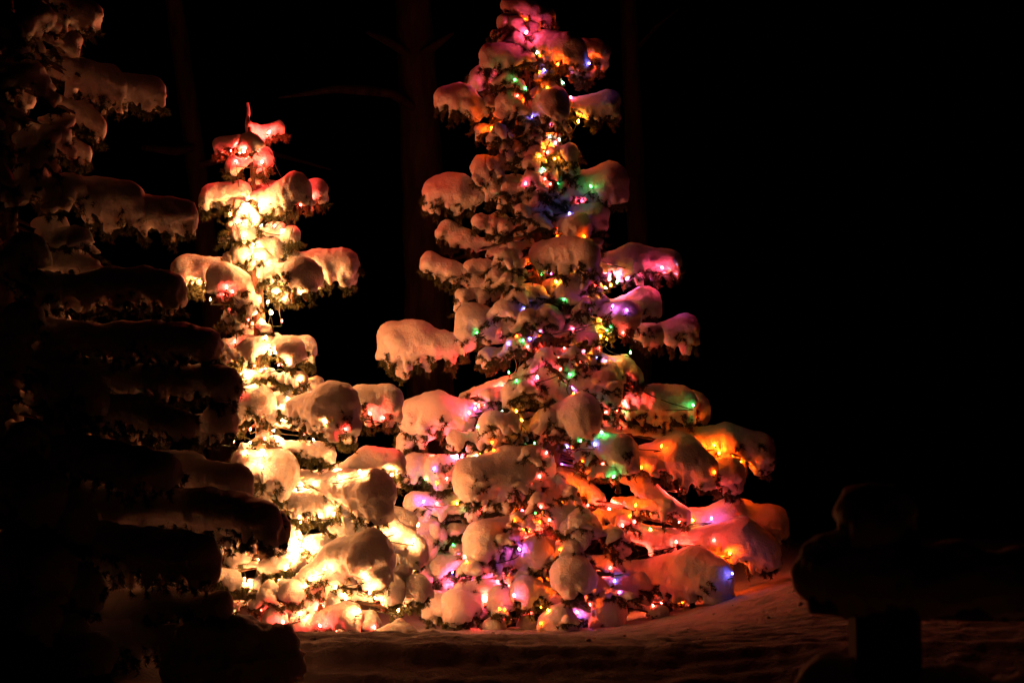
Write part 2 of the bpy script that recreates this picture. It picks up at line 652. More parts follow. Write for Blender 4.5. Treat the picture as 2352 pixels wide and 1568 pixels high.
        if res is not None:
            v = res[0]
            cz = np.median(v[:, 2])
            low = v[v[:, 2] < cz - .15 * rm]
            ctr = Wc.mean(0)
            for pc in low[r.integers(0, len(low), max(1, int(len(v) / 900)))] if len(low) > 20 else ():
                near = low[np.linalg.norm(low - pc, axis=1) < r.uniform(.03, .06)]
                for p0 in near[r.integers(0, len(near), 9)]:
                    out = p0 - ctr
                    out[2] *= .3
                    out /= np.linalg.norm(out) + 1e-9
                    dv = out * .7 + np.array([0, 0, -.7]) + r.normal(size=3) * .3
                    dv /= np.linalg.norm(dv)
                    sub.append([p0 - dv * .012, p0 + dv * r.uniform(.008, .034)])
        branch = link("branch", tb.mesh("branch", self.base), BARK, self.root)
        nd = needle_arrays(twigs + sub, 1000 * needles, 0.026, r)
        if nd is not None:
            o = link("needles", make_mesh("needles", nd[0] - self.base, nd[1], 3, False), NEEDLE, branch)
            o["kind"] = "stuff"
        if res is not None:
            v, f = res
            self.keep_snow(branch, v, f, args)
        return branch

    def filler(self, levels, env, count, size=(.035, .07), front=0.75):
        """short inner boughs round the trunk; env(y_px)->half width in px"""
        r = self.r
        for i in range(count):
            y = levels[0] + (levels[1] - levels[0]) * (i + r.uniform(0, 1)) / count
            z = at(600, y, self.depth)[2]
            tr = self.trunk_at(z)
            a = r.uniform(0, 2 * math.pi)
            if r.uniform() < front:
                a = -abs(a if a < math.pi else a - 2 * math.pi)      # towards the viewer
            L = env(y) * self.px * r.uniform(.3, .74)
            p = tr + np.array([math.cos(a), math.sin(a), 0]) * L
            p[2] -= .1 * L
            dep = float((p - CAM) @ FWD)
            u = 1176 + (p - CAM)[0] / dep * FPX
            v = 784 - float((p - CAM) @ UP) / dep * FPX
            rr = r.uniform(*size) / dep * FPX
            p2 = tr + (p - tr) * .55
            dep2 = float((p2 - CAM) @ FWD)
            u2 = 1176 + (p2 - CAM)[0] / dep2 * FPX
            self.pad_world([(p, rr / FPX * dep), (p2, .6 * rr / FPX * dep)])

    def pad_world(self, pr):
        r = self.r
        (p, r1), (p2, r2) = pr
        prims = [(p, p2, r1 * .8, r2 * .8)]
        ax = p - p2
        ax[2] = 0
        ax /= np.linalg.norm(ax) + 1e-9
        side = np.array([-ax[1], ax[0], 0])
        twigs = [[p2 - np.array([0, 0, r2]), p + ax * .05 - np.array([0, 0, r1 * .5])]]
        for sg in (-1, 1):
            for s in (0.1, .6):
                c = p + (p2 - p) * s
                e = c + (side * sg + ax * .4) * r1 * r.uniform(.8, 1.5) - np.array([0, 0, r1 * r.uniform(.4, 1.4)])
                prims.append((c, e, r1 * .5, r1 * r.uniform(.22, .42)))
                twigs.append([c - np.array([0, 0, r1 * .4]), e + (e - c) * .35 - np.array([0, 0, r1 * .25])])
        args = (prims, self.h, .5 * r1, (.06 * r1, .06 * r1, .003))
        res = blob_mesh(*args)
        tb = Tubes(5)
        tr = self.trunk_at(p2[2] + .05)
        tb.add(np.array([tr, p2 - np.array([0, 0, r2 * .4]), p - np.array([0, 0, r1 * .4])]), np.array([.011, .007, .004]))
        sub = []
        for t in twigs:
            t = np.array(t)
            L = np.linalg.norm(t[1] - t[0])
            for _ in range(max(2, int(L / .022))):
                p0 = t[0] + (t[1] - t[0]) * r.uniform(.1, 1)
                dv = (t[1] - t[0]) / (L + 1e-9) * .7 + r.normal(size=3) * .6 + np.array([0, 0, -.45])
                sub.append([p0, p0 + dv / np.linalg.norm(dv) * r.uniform(.02, .055)])
        branch = link("branch", tb.mesh("branch", self.base), BARK, self.root)
        nd = needle_arrays(twigs + sub, 900, .026, r)
        o = link("needles", make_mesh("needles", nd[0] - self.base, nd[1], 3, False), NEEDLE, branch)
        o["kind"] = "stuff"
        if res is not None:
            v, f = res
            self.keep_snow(branch, v, f, args)

    def keep_snow(self, branch, v, f, args):
        o = link("snow", make_mesh("snow", v - self.base, f, 4), self.snow, branch)
        self.clumps.append([o, v, f, args, []])

    def finish(self):
        """melt the hollows that bulbs sit in"""
        for o, v, f, args, pk in self.clumps:
            if pk:
                res = blob_mesh(*args, pockets=pk)
                if res is not None:
                    me = o.data
                    o.data = make_mesh("snow", res[0] - self.base, res[1], 4)
                    o.data.materials.append(SNOW)
                    bpy.data.meshes.remove(me)

    def bvh(self):
        n, self.owner = 0, []
        vs, fs = [], []
        for i, (o, v, f, args, pk) in enumerate(self.clumps):
            vs.append(v)
            fs.append(f + n)
            n += len(v)
            self.owner.append(np.full(len(f), i))
        self.owner = np.concatenate(self.owner)
        return BVHTree.FromPolygons(np.concatenate(vs).tolist(), np.concatenate(fs).tolist())


# --- the small spruce with warm white lights ---------------------------
TW = Spruce("small snow-laden spruce glowing with warm white and red lights", (630, 1440), (571, 246), 11.5, 0.0135, 11)
WHITE_PADS = [
    (0.0, [(509, 334, 20), (562, 330, 20)], dict(fingers=.4)),
    (0.12, [(637, 292, 15), (590, 314, 22)], dict(fingers=.3)),
    (-0.24, [(575, 328, 21)], dict(fingers=.5)),
    (-0.02, [(604, 360, 22), (600, 385, 18)], dict(fingers=.5)),
    (-0.1, [(537, 378, 18)], {}),
    (-0.05, [(485, 447, 25), (550, 442, 26)], {}),
    (-0.2, [(680, 428, 32), (628, 462, 32)], {}),
    (0.1, [(726, 438, 27), (672, 446, 26)], {}),
    (-0.14, [(562, 528, 25)], {}), (-0.1, [(672, 536, 18), (650, 545, 14)], {}),
    (-0.1, [(553, 580, 23)], {}), (-0.05, [(630, 572, 24)], {}),
    (0.05, [(428, 618, 32), (470, 620, 30)], {}),
    (-0.32, [(508, 634, 33), (545, 655, 30), (572, 700, 22)], {}),
    (-0.12, [(628, 624, 26)], {}), (-0.36, [(697, 628, 34)], {}),
    (0.02, [(786, 608, 38), (742, 610, 34)], {}),
    (-0.15, [(541, 728, 13)], {}), (-0.1, [(611, 756, 12)], {}), (-0.05, [(515, 795, 16)], {}),
    (-0.2, [(570, 800, 22), (612, 793, 24)], {}), (-0.22, [(668, 800, 28)], {}),
    (0.08, [(698, 798, 26)], {}), (-0.15, [(520, 822, 15), (548, 824, 14)], {}),
    (-0.2, [(547, 888, 8), (612, 858, 10)], dict(fingers=.6)), (-0.1, [(650, 868, 11)], {}),
    (0.1, [(728, 879, 16), (655, 902, 15)], dict(fingers=.5)),
    (-0.22, [(548, 930, 30), (590, 925, 34), (618, 942, 24)], {}),
    (-0.46, [(772, 930, 50), (700, 945, 32)], {}),
    (0.05, [(886, 922, 36), (838, 925, 38)], {}), (-0.1, [(802, 1000, 16)], {}),
    (-0.15, [(748, 1038, 20), (665, 1026, 14)], {}),
    (-0.34, [(632, 1085, 48), (560, 1056, 22)], {}),
    (-0.38, [(855, 1132, 50), (790, 1122, 40)], {}),
    (-0.02, [(905, 1058, 24), (850, 1056, 26), (778, 1092, 20), (700, 1102, 16)], {}),
    (-0.2, [(748, 1156, 26), (682, 1150, 28)], {}),
    (-0.2, [(870, 1240, 22), (800, 1212, 26), (760, 1190, 22)], {}),
    (-0.48, [(846, 1277, 54), (785, 1292, 42), (722, 1330, 26), (688, 1350, 20)], {}),
    (-0.4, [(672, 1356, 22)], {}), (-0.35, [(582, 1386, 11), (640, 1373, 18)], {}),
    (-0.3, [(488, 1312, 15), (535, 1330, 18), (582, 1346, 16)], {}),
    (-0.25, [(608, 1302, 14), (685, 1290, 18)], {}), (-0.08, [(662, 1240, 30)], {}),
    (-0.48, [(800, 1412, 30), (740, 1428, 26), (672, 1440, 22)], dict(fingers=0)),
    (-0.4, [(846, 1426, 22)], dict(fingers=.3)), (-0.4, [(628, 1416, 20)], dict(fingers=.3)),
    (-0.3, [(895, 1316, 22), (906, 1356, 22)], {}),
    (-0.3, [(400, 1330, 22), (330, 1345, 20)], dict(fingers=.4)),
    (-0.1, [(945, 1262, 34), (880, 1205, 30)], {}), (-0.15, [(915, 1300, 26)], {}), (0.0, [(935, 1200, 26), (880, 1180, 24)], {}), (-0.2, [(960, 1345, 26), (900, 1385, 22)], {}),
    (-0.35, [(700, 1395, 20), (760, 1385, 20)], {}), (-0.1, [(740, 1250, 22)], {}),
]
for d, pts, kw in WHITE_PADS:
    TW.pad(d, [(x, y, r_ * (1.1 if y > 880 else 1.03)) for x, y, r_ in pts], **kw)


def env_white(y):
    return float(np.interp(y, [300, 460, 620, 760, 900, 1080, 1250, 1420], [25, 70, 120, 90, 170, 190, 240, 240]))


TW.filler((420, 1400), env_white, 46)
# bare frosted leader
tb = Tubes(6)
tb.add(np.array([at(570, 320, 11.5), at(566, 285, 11.5), at(571, 260, 11.5), at(569, 236, 11.5)]), np.array([.014, .012, .013, .008]))
link("leader_shoot", tb.mesh("leader_shoot", TW.base), SNOW, TW.root)

# --- the tall spruce with coloured lights ------------------------------
TC = Spruce("tall snow-laden spruce strung with multicoloured lights", (1290, 1445), (1196, -15), 12.4, 0.0150, 23)
COLOUR_PADS = [
    (-0.05, [(1172, 14, 22), (1206, 22, 27), (1252, 38, 24)], dict(fingers=.4)),
    (-0.1, [(1160, 50, 17)], {}), (0.05, [(1139, 82, 13)], {}),
    (-0.22, [(1126, 124, 26), (1185, 136, 33)], {}), (-0.1, [(1196, 84, 22)], dict(fingers=.2)),
    (-0.25, [(1308, 112, 35), (1255, 104, 32)], {}), (0.25, [(1368, 122, 30)], {}),
    (0.1, [(1336, 165, 18)], {}), (0.28, [(1108, 178, 26)], {}),
    (-0.05, [(1022, 224, 25), (1062, 226, 29), (1094, 256, 20)], {}),
    (-0.2, [(1170, 238, 28)], {}), (-0.38, [(1270, 236, 36), (1226, 252, 18)], {}),
    (-0.03, [(1396, 236, 29), (1350, 248, 27)], {}),
    (-0.1, [(1198, 274, 16)], {}), (-0.15, [(1222, 316, 17)], {}), (-0.15, [(1196, 348, 13)], {}),
    (-0.25, [(1220, 372, 17)], {}), (-0.25, [(1307, 350, 20), (1275, 366, 15)], {}),
    (-0.2, [(1312, 386, 17)], {}), (-0.28, [(1240, 412, 16), (1246, 434, 14)], {}),
    (-0.08, [(1112, 384, 30), (1136, 428, 27)], {}),
    (0.03, [(1006, 440, 35), (1050, 442, 37), (1086, 452, 25)], {}),
    (-0.18, [(1166, 428, 14), (1210, 448, 18), (1246, 462, 22)], {}),
    (-0.14, [(1402, 414, 40), (1335, 432, 32), (1280, 456, 20)], {}),
    (-0.2, [(1368, 494, 28)], {}), (-0.3, [(1326, 518, 29)], {}),
    (0.1, [(1028, 530, 23), (1064, 550, 21), (1096, 564, 16)], {}),
    (0.0, [(988, 600, 22), (1036, 624, 22), (1080, 640, 20), (1120, 652, 26)], {}),
    (-0.42, [(1346, 582, 33), (1300, 584, 34), (1250, 586, 32)], dict(wide=.8)),
    (0.05, [(1534, 606, 31), (1456, 602, 36), (1394, 610, 26)], {}),
    (-0.3, [(1084, 732, 36), (1120, 742, 33)], {}),
    (-0.2, [(1226, 682, 28), (1192, 692, 34), (1176, 736, 28)], {}),
    (-0.28, [(1258, 732, 29)], {}), (-0.25, [(1312, 668, 31)], {}),
    (0.0, [(1484, 692, 34), (1404, 714, 22), (1310, 742, 13)], {}),
    (-0.33, [(1438, 724, 30)], {}), (-0.18, [(1496, 768, 25)], {}),
    (0.15, [(1572, 752, 32), (1534, 768, 26)], dict(fingers=1.5)),
    (-0.2, [(1360, 764, 21), (1365, 802, 15)], {}), (-0.15, [(1300, 770, 15)], {}),
    (-0.1, [(1432, 832, 18), (1462, 862, 14)], dict(fingers=1.4)),
    (-0.02, [(902, 776, 37), (960, 786, 42), (1030, 797, 26), (1070, 792, 16)], dict(fingers=1.4)),
    (-0.1, [(1124, 820, 20)], {}), (-0.15, [(1232, 832, 15)], {}), (-0.15, [(1266, 826, 15)], {}),
    (-0.1, [(1302, 842, 11)], {}),
    (-0.28, [(1182, 902, 27), (1240, 884, 30), (1290, 912, 25)], {}),
    (0.0, [(1066, 912, 12), (1130, 890, 13), (1185, 874, 15)], dict(fingers=.5)),
    (-0.22, [(1392, 888, 36), (1334, 874, 27)], {}),
    (-0.14, [(950, 948, 32), (1000, 950, 40), (1056, 954, 33)], {}),
    (-0.05, [(934, 1010, 20), (975, 1000, 18)], {}), (-0.28, [(1133, 980, 32)], {}),
    (-0.1, [(1078, 936, 17), (1150, 932, 14)], dict(fingers=.4)),
    (-0.5, [(1335, 948, 42), (1258, 976, 32)], {}),
    (0.0, [(1560, 924, 36), (1504, 928, 35), (1442, 934, 22)], {}), (0.25, [(1590, 938, 34)], {}),
    (-0.36, [(1426, 1038, 36), (1370, 1022, 31)], {}),
    (-0.2, [(1608, 1078, 38), (1560, 1052, 46), (1492, 1052, 26)], {}),
    (0.12, [(1738, 1034, 38), (1662, 1014, 33), (1566, 1008, 22)], {}), (-0.02, [(1672, 1088, 33)], {}),
    (-0.6, [(1088, 1096, 43), (1165, 1086, 47), (1225, 1072, 43)], dict(wide=.8)),
    (-0.45, [(1266, 1130, 36), (1292, 1180, 31)], {}), (-0.5, [(1332, 1208, 34)], {}),
    (-0.12, [(1002, 1076, 29), (1050, 1062, 20)], {}), (-0.08, [(950, 1072, 28)], {}),
    (-0.3, [(985, 1182, 22), (975, 1232, 32), (965, 1280, 32)], dict(wide=1.3)), (-0.34, [(948, 1330, 40), (965, 1298, 36)], {}), (-0.3, [(1015, 1240, 16), (1000, 1215, 16)], {}), (-0.28, [(1000, 1300, 24)], {}),
    (-0.2, [(1040, 1215, 13)], {}), (-0.2, [(1048, 1262, 14)], {}), (-0.25, [(1062, 1312, 13)], {}), (-0.25, [(1012, 1342, 17)], {}), (-0.3, [(1088, 1182, 13)], {}),
    (-0.3, [(1122, 1162, 14)], {}), (-0.3, [(1160, 1166, 13)], {}), (-0.2, [(1010, 1110, 14)], {}), (-0.2, [(1200, 1200, 14)], {}), (-0.15, [(1160, 520, 15)], {}), (-0.1, [(1180, 570, 14)], {}), (-0.15, [(1150, 610, 14)], {}),
    (-0.2, [(952, 1152, 22), (1010, 1160, 20), (1050, 1146, 15)], dict(fingers=.5)),
    (-0.55, [(1110, 1238, 40), (1162, 1228, 38)], {}), (-0.45, [(1234, 1270, 35)], {}),
    (-0.1, [(1375, 1144, 15), (1330, 1112, 14), (1290, 1084, 13)], {}),
    (-0.12, [(1562, 1182, 21), (1504, 1152, 26), (1462, 1102, 23)], dict(fingers=.6)),
    (0.1, [(1770, 1200, 36), (1684, 1184, 33), (1592, 1198, 23)], {}),
    (-0.1, [(1748, 1264, 38), (1700, 1244, 43), (1624, 1244, 32)], {}),
    (-0.4, [(1640, 1330, 42), (1596, 1318, 50), (1532, 1322, 42)], {}),
    (-0.25, [(1400, 1222, 29), (1422, 1248, 23)], {}), (-0.18, [(1532, 1246, 21), (1500, 1242, 23)], {}),
    (-0.6, [(1315, 1318, 40)], {}), (-0.45, [(1358, 1346, 27), (1402, 1400, 32)], {}),
    (-0.25, [(1478, 1336, 21), (1440, 1348, 26)], {}),
    (-0.45, [(998, 1388, 27)], {}), (-0.5, [(1046, 1392, 32)], {}),
    (-0.42, [(1058, 1354, 16), (1100, 1350, 17), (1150, 1352, 19)], dict(fingers=.5)),
    (-0.48, [(1152, 1374, 27)], {}), (-0.55, [(1204, 1352, 28), (1258, 1368, 34)], {}),
    (-0.6, [(1286, 1424, 32)], {}), (-0.5, [(1130, 1440, 18)], {}),
    (-0.45, [(1520, 1404, 14)], {}), (-0.4, [(1210, 1432, 18)], {}), (-0.4, [(1380, 1430, 20)], {}),
]
for d, pts, kw in COLOUR_PADS:
    TC.pad(d, [(x, y, r_ * (1.1 if y > 850 else 1.03)) for x, y, r_ in pts], **kw)


def env_colour(y):
    return float(np.interp(y, [0, 120, 430, 620, 780, 930, 1100, 1300, 1440], [40, 120, 190, 240, 290, 290, 380, 430, 400]))


TC.filler((60, 1400), env_colour, 185, (.036, .074), .9)

# --- the unlit spruce in front on the left ------------------------------
TS = Spruce("dark unlit spruce with thick snow at the picture's left side", (20, 1500), (20, -420), 9.9, 0.015, 31, snow=RIMSNOW)
SPRUCE_PADS = [
    (0.2, [(205, 18, 26), (150, 20, 30)], dict(fingers=1.3)), (0.15, [(168, 82, 20), (160, 112, 18)], {}),
    (0.2, [(152, 155, 13), (106, 148, 17)], {}),
    (0.1, [(248, 172, 32), (190, 168, 30)], dict(fingers=1.5)), (0.25, [(350, 194, 27), (285, 197, 29)], {}),
    (0.12, [(215, 270, 22), (190, 250, 20)], dict(fingers=1.4)), (0.12, [(190, 340, 19), (150, 322, 20)], {}),
    (0.2, [(104, 402, 22)], {}), (0.15, [(108, 452, 20)], {}), (0.0, [(60, 300, 30)], {}), (0.0, [(40, 200, 30)], {}),
    (0.02, [(290, 440, 38), (200, 444, 36)], dict(fingers=1.5)), (0.15, [(415, 478, 35), (325, 482, 34)], dict(fingers=1.1)),
    (0.1, [(235, 622, 18), (180, 596, 20)], {}),
    (-0.1, [(388, 648, 34), (260, 652, 34), (150, 662, 26)], dict(fingers=1.2)),
    (-0.15, [(470, 772, 33), (350, 778, 36), (200, 772, 30), (110, 748, 22)], {}),
    (-0.15, [(514, 864, 34), (400, 864, 32)], {}), (-0.05, [(506, 940, 32), (485, 975, 24)], {}),
    (-0.2, [(420, 960, 30), (330, 940, 30)], {}),
    (-0.35, [(370, 1062, 38), (200, 1042, 34)], {}), (-0.1, [(542, 1088, 34), (430, 1068, 30)], {}),
    (-0.4, [(596, 1174, 40), (480, 1168, 40), (380, 1160, 34)], {}), (-0.2, [(632, 1192, 30)], {}),
    (-0.5, [(458, 1256, 42), (300, 1254, 38)], dict(fingers=1.3)),
    (-0.45, [(506, 1374, 26), (420, 1380, 30), (280, 1386, 28)], dict(fingers=1.2)),
    (-0.3, [(180, 1180, 40), (90, 1170, 36)], {}), (-0.4, [(200, 1330, 40), (100, 1320, 36)], {}),
    (-0.2, [(200, 880, 40), (100, 860, 36)], {}), (-0.2, [(60, 560, 36)], {}), (-0.2, [(50, 720, 36)], {}),
    (-0.4, [(170, 1430, 34), (60, 1440, 34)], {}), (-0.5, [(115, 1290, 52), (30, 1280, 56)], {}), (-0.5, [(95, 1130, 50), (20, 1120, 54)], {}), (-0.5, [(90, 1390, 46), (20, 1385, 50)], {}), (-0.3, [(400, 1452, 30), (250, 1462, 36)], {}), (-0.5, [(220, 1482, 40), (60, 1492, 40)], {}), (-0.2, [(60, 1000, 40)], {}),  # thick inner boughs here added to cover bright gaps by the trunk
]
for d, pts, kw in SPRUCE_PADS:
    kw['fingers'] = kw.get('fingers', 1.0) * .95
    d += float(np.interp(pts[0][1], [0, 330, 480, 660, 1100, 1400], [.35, .2, -.05, -.4, -.6, -.75]))
    pts = [(x, y + 6, r_ * 1.18) for x, y, r_ in pts]
    if pts[-1][0] > 120 and pts[-1][1] > 560:              # long boughs run back to the trunk
        x, y, r_ = pts[-1]
        pts.append((x * .35, y - 12, r_ * .95))
    x, y, r_ = pts[0]
    pts[0] = (x, y + .22 * r_, r_ * .94)
    TS.pad(d, pts, needles=.8, **kw)


def env_dark(y):
    return float(np.interp(y, [0, 300, 700, 1100, 1400], [190, 220, 380, 560, 560]))


TS.filler((40, 1440), env_dark, 90, (.05, .11), 1.0)

# ------------------------------------------------------------------ snow mounds on the ground
def mound(label, depth, pts, h=0.014):
    W = [(at(x, y, depth), r * depth / FPX) for x, y, r in pts]
    prims = [(W[i][0], W[i + 1][0], W[i][1], W[i + 1][1]) for i in range(len(W) - 1)]
    v, f = blob_mesh(prims, h, .06, (.010, .005, .003))
    base = np.array(W[0][0])
    o = link("snow_mound", make_mesh("snow_mound", v - base, f, 4), RIMSNOW, None, base)
    o["label"] = label
    o["category"] = "snow mound"


mound("dark rounded mound of snow at the foot of the unlit spruce", 8.75, [(455, 1466, 42), (560, 1460, 42), (642, 1478, 34), (640, 1530, 44), (540, 1530, 60), (440, 1530, 60), (440, 1610, 70), (620, 1620, 70), (640, 1700, 80), (440, 1700, 80)])
mound("low glowing snow mound on the ground between the two lit spruces", 10.9, [(865, 1462, 14), (925, 1450, 20), (980, 1466, 12)])

# ------------------------------------------------------------------ light strings
BULB_R = 0.0085


def bulb_geo():
    ang = np.linspace(0, 2 * math.pi, 6, endpoint=False)
    prof = [(-.0078, .0029), (-.003, .0052), (.0035, .0046), (.009, .0019)]
    v = [(0, 0, -.0095)] + [(r * math.cos(a), r * math.sin(a), z) for z, r in prof for a in ang] + [(0, 0, .012)]
    f = []
    for j in range(6):
        f.append((0, 1 + (j + 1) % 6, 1 + j))
        for i in range(3):
            a, b = 1 + i * 6 + j, 1 + i * 6 + (j + 1) % 6
            f += [(a, b, b + 6), (a, b + 6, a + 6)]
        f.append((25, 19 + j, 19 + (j + 1) % 6))
    return np.array(v), np.array(f)


_bv, _bf = bulb_geo()
_bulb_mesh = {}
_sock = Tubes(6)
_sock.add(np.array([[0, 0, -.022], [0, 0, -.016], [0, 0, -.0092]]), np.array([.003, .0042, .004]))
SOCKET = _sock.mesh("socket")


def bulb_mesh(c, s):
    if (c, s) not in _bulb_mesh:
        me = make_mesh("bulb", _bv, _bf, 3)
        me.materials.append(bulb_material(c, s))
        _bulb_mesh[(c, s)] = me
    return _bulb_mesh[(c, s)]


def seat_bulb(tree, bvh, x, y, lift, tucked=False):
    d = Vector(ray(x, y)).normalized()
    hit = bvh.ray_cast(Vector(CAM), d)
    zpt = at(x, y, tree.depth)
    tr = tree.trunk_at(zpt[2])
    if hit[0] is not None and hit[0].y < tr[1] + .35:
        return np.array(hit[0] - d * (.055 if tucked else lift))
    return at(x, y, tree.depth - 0.08)


def light_string(tree, label, bulbs):
    """bulbs: list of (pos, colour, strength); wire runs through them, tucked in towards the trunk"""
    base = tree.base
    root = thing("light_string", label, "string lights", base)
    order = sorted(bulbs, key=lambda b: -b[0][2])
    # wind round: short bands, alternately left to right
    out, i, flip = [], 0, False
    while i < len(order):
        band = [b for b in order[i:] if order[i][0][2] - b[0][2] < .22]
        band.sort(key=lambda b: b[0][0], reverse=flip)
        out += band
        i += len(band)
        flip = not flip
    tb = Tubes(4)
    for a, b in zip(out[:-1], out[1:]):
        pa = a[0] - np.array([0, 0, .03])
        pb = b[0] - np.array([0, 0, .03])
        m = (pa + pb) / 2
        tr = tree.trunk_at(m[2])
        L = np.linalg.norm(pb - pa)
        pull = min(.55, .15 + L * .6)
        m = m + (tr - m) * pull - np.array([0, 0, .05 * L])
        t = np.linspace(0, 1, 8)[:, None]
        tb.add((1 - t) ** 2 * pa + 2 * t * (1 - t) * m + t * t * pb, .003)
    if len(out) > 1:
        link("wire", tb.mesh("wire", base), WIRE, root)
    for p, c, s in out:
        o = link("bulb", bulb_mesh(c, s), None, root, p - base)
        o.rotation_euler = (random.uniform(-.7, .7), random.uniform(-.7, .7), 0)
        o["label"] = "glowing %s bulb" % BULB_NAMES[c]
        link("socket", SOCKET, WIRE, o)


bv = TW.bvh()
WHITE_BULBS = [  # x, y, colour, strength
    (542, 370, 'r', 1.5), (590, 345, 'r', 1.5), (543, 509, 'r', 1), (551, 507, 'r', 1), (529, 492, 'w', 1), (573, 484, 'w', 2.5), (570, 470, 'w', 2),
    (586, 510, 'w', 1), (600, 518, 'w', 1), (630, 518, 'r', 1), (648, 529, 'w', 1.5), (690, 470, 'r', 1.5), (582, 561, 'w', 1.5),
    (588, 587, 'w', 2.5), (515, 676, 'r', 1), (534, 670, 'r', 1), (483, 688, 'w', 1), (676, 673, 'w', 1), (690, 672, 'w', 1),
    (635, 671, 'w', 2.5), (652, 686, 'w', 1.5), (615, 693, 'w', 1.5), (621, 715, 'w', 2), (571, 735, 'r', 1), (599, 735, 'w', 1.5),
    (647, 737, 'r', 1), (624, 719, 'w', 1), (540, 784, 'r', 1), (632, 809, 'w', 2.5), (610, 774, 'w', 1), (660, 832, 'w', 1.5),
    (641, 837, 'r', .7), (648, 837, 'r', .7), (610, 846, 'r', 1), (598, 851, 'w', 1.5), (553, 857, 'w', 1.5), (564, 862, 'w', 2.5),
    (660, 915, 'w', 1.5), (496, 1008, 'w', 1), (537, 1014, 'w', 1.5), (608, 1007, 'r', 1), (639, 1014, 'w', 1), (699, 998, 'r', 1),
    (746, 967, 'w', 1.5), (629, 988, 'w', 2.5), (646, 964, 'w', 1.5), (793, 986, 'r', 1.5), (575, 1017, 'w', 1), (564, 1037, 'w', 1.5),
    (605, 1035, 'w', 2), (778, 1096, 'w', 2), (686, 1189, 'w', 1), (690, 1199, 'w', 1), (734, 1185, 'w', 1), (595, 1286, 'w', 1),
    (668, 1278, 'w', 2.5), (693, 1262, 'w', 2.5), (791, 1365, 'w', 1), (794, 1374, 'w', 1), (851, 1357, 'w', 2.5), (861, 1372, 'w', 2),
    (838, 1325, 'w', 1), (655, 1306, 'w', 1.5), (728, 1258, 'r', .7), (772, 1448, 'r', 1), (850, 950, 'r', 2), (880, 960, 'r', 1.5),
    (545, 905, 'r', 1.5), (575, 985, 'r', 1), (600, 970, 'r', 1), (500, 830, 'w', 1), (690, 870, 'w', 1.5), (645, 935, 'w', 1.5), (710, 1060, 'w', 1),
    (720, 1110, 'w', 1.5), (700, 1345, 'w', 1), (770, 1350, 'w', 1), (520, 660, 'r', 1.2), (560, 540, 'w', 1), (535, 1410, 'w', 1), (600, 1400, 'r', 1.2), (860, 1440, 'r', 1.2), (560, 348, 'r', 2), (602, 372, 'r', 2), (618, 304, 'r', 2), (650, 1428, 'r', 2), (735, 1436, 'r', 2), (690, 1408, 'w', 1.8), (825, 1402, 'w', 1.8),  # trailing strong entries added to light the top cap and low mounds
    (712, 1330, 'w', 2), (745, 1305, 'w', 1.8), (690, 1232, 'w', 2), (765, 1180, 'w', 1.8), (825, 1082, 'w', 2), (900, 1090, 'w', 1.8), (905, 1215, 'w', 2), (950, 1240, 'w', 1.8), (915, 1400, 'w', 1.8), (600, 1070, 'w', 2), (720, 1010, 'w', 2),  # added bulbs, set off the snow to brighten nearby bough faces
]


def free_bulb(tree, bvh, x, y, dd, c, s):
    """an added bulb hidden in its own hollow, so the boughs glow from within"""
    for k in range(5):
        p = at(x, y, tree.depth + dd + .07 * k)
        dv = Vector(p) - Vector(CAM)
        if bvh.ray_cast(Vector(CAM), dv.normalized(), dv.length - .03)[0] is not None:
            break
    else:
        return None
    for cl in tree.clumps:
        v = cl[1]
        if np.all(p > v.min(0) - .05) and np.all(p < v.max(0) + .05):
            cl[4].append((p, .045))
    return (p, c, s)


def free_spot(bvh, p, clear=.018):
    loc, nor, idx, dist = bvh.find_nearest(Vector(p))
    return loc is not None and (Vector(p) - loc).dot(nor) > 0 and dist > clear


def hidden_bulbs(tree, bvh, env, levels, n, cols, seed, smin=1.0):  # added bulbs, kept out of view, scattered to light the tree from inside
    r = np.random.default_rng(seed)
    out = []
    tries = 0
    while len(out) < n and tries < 4000:
        tries += 1
        y = levels[0] + (levels[1] - levels[0]) * r.uniform() ** .8
        tr = tree.trunk_at(at(600, y, tree.depth)[2])
        a = r.uniform(0, 6.283)
        L = env(y) * tree.px * r.uniform(.12, .7)
        p = tr + np.array([math.cos(a) * L, math.sin(a) * L * .8, 0])
        dv = Vector(p) - Vector(CAM)
        hit = bvh.ray_cast(Vector(CAM), dv.normalized(), dv.length)
        if free_spot(bvh, p) and hit[0] is not None:
            out.append((p, cols[r.integers(len(cols))], smin))
    return out


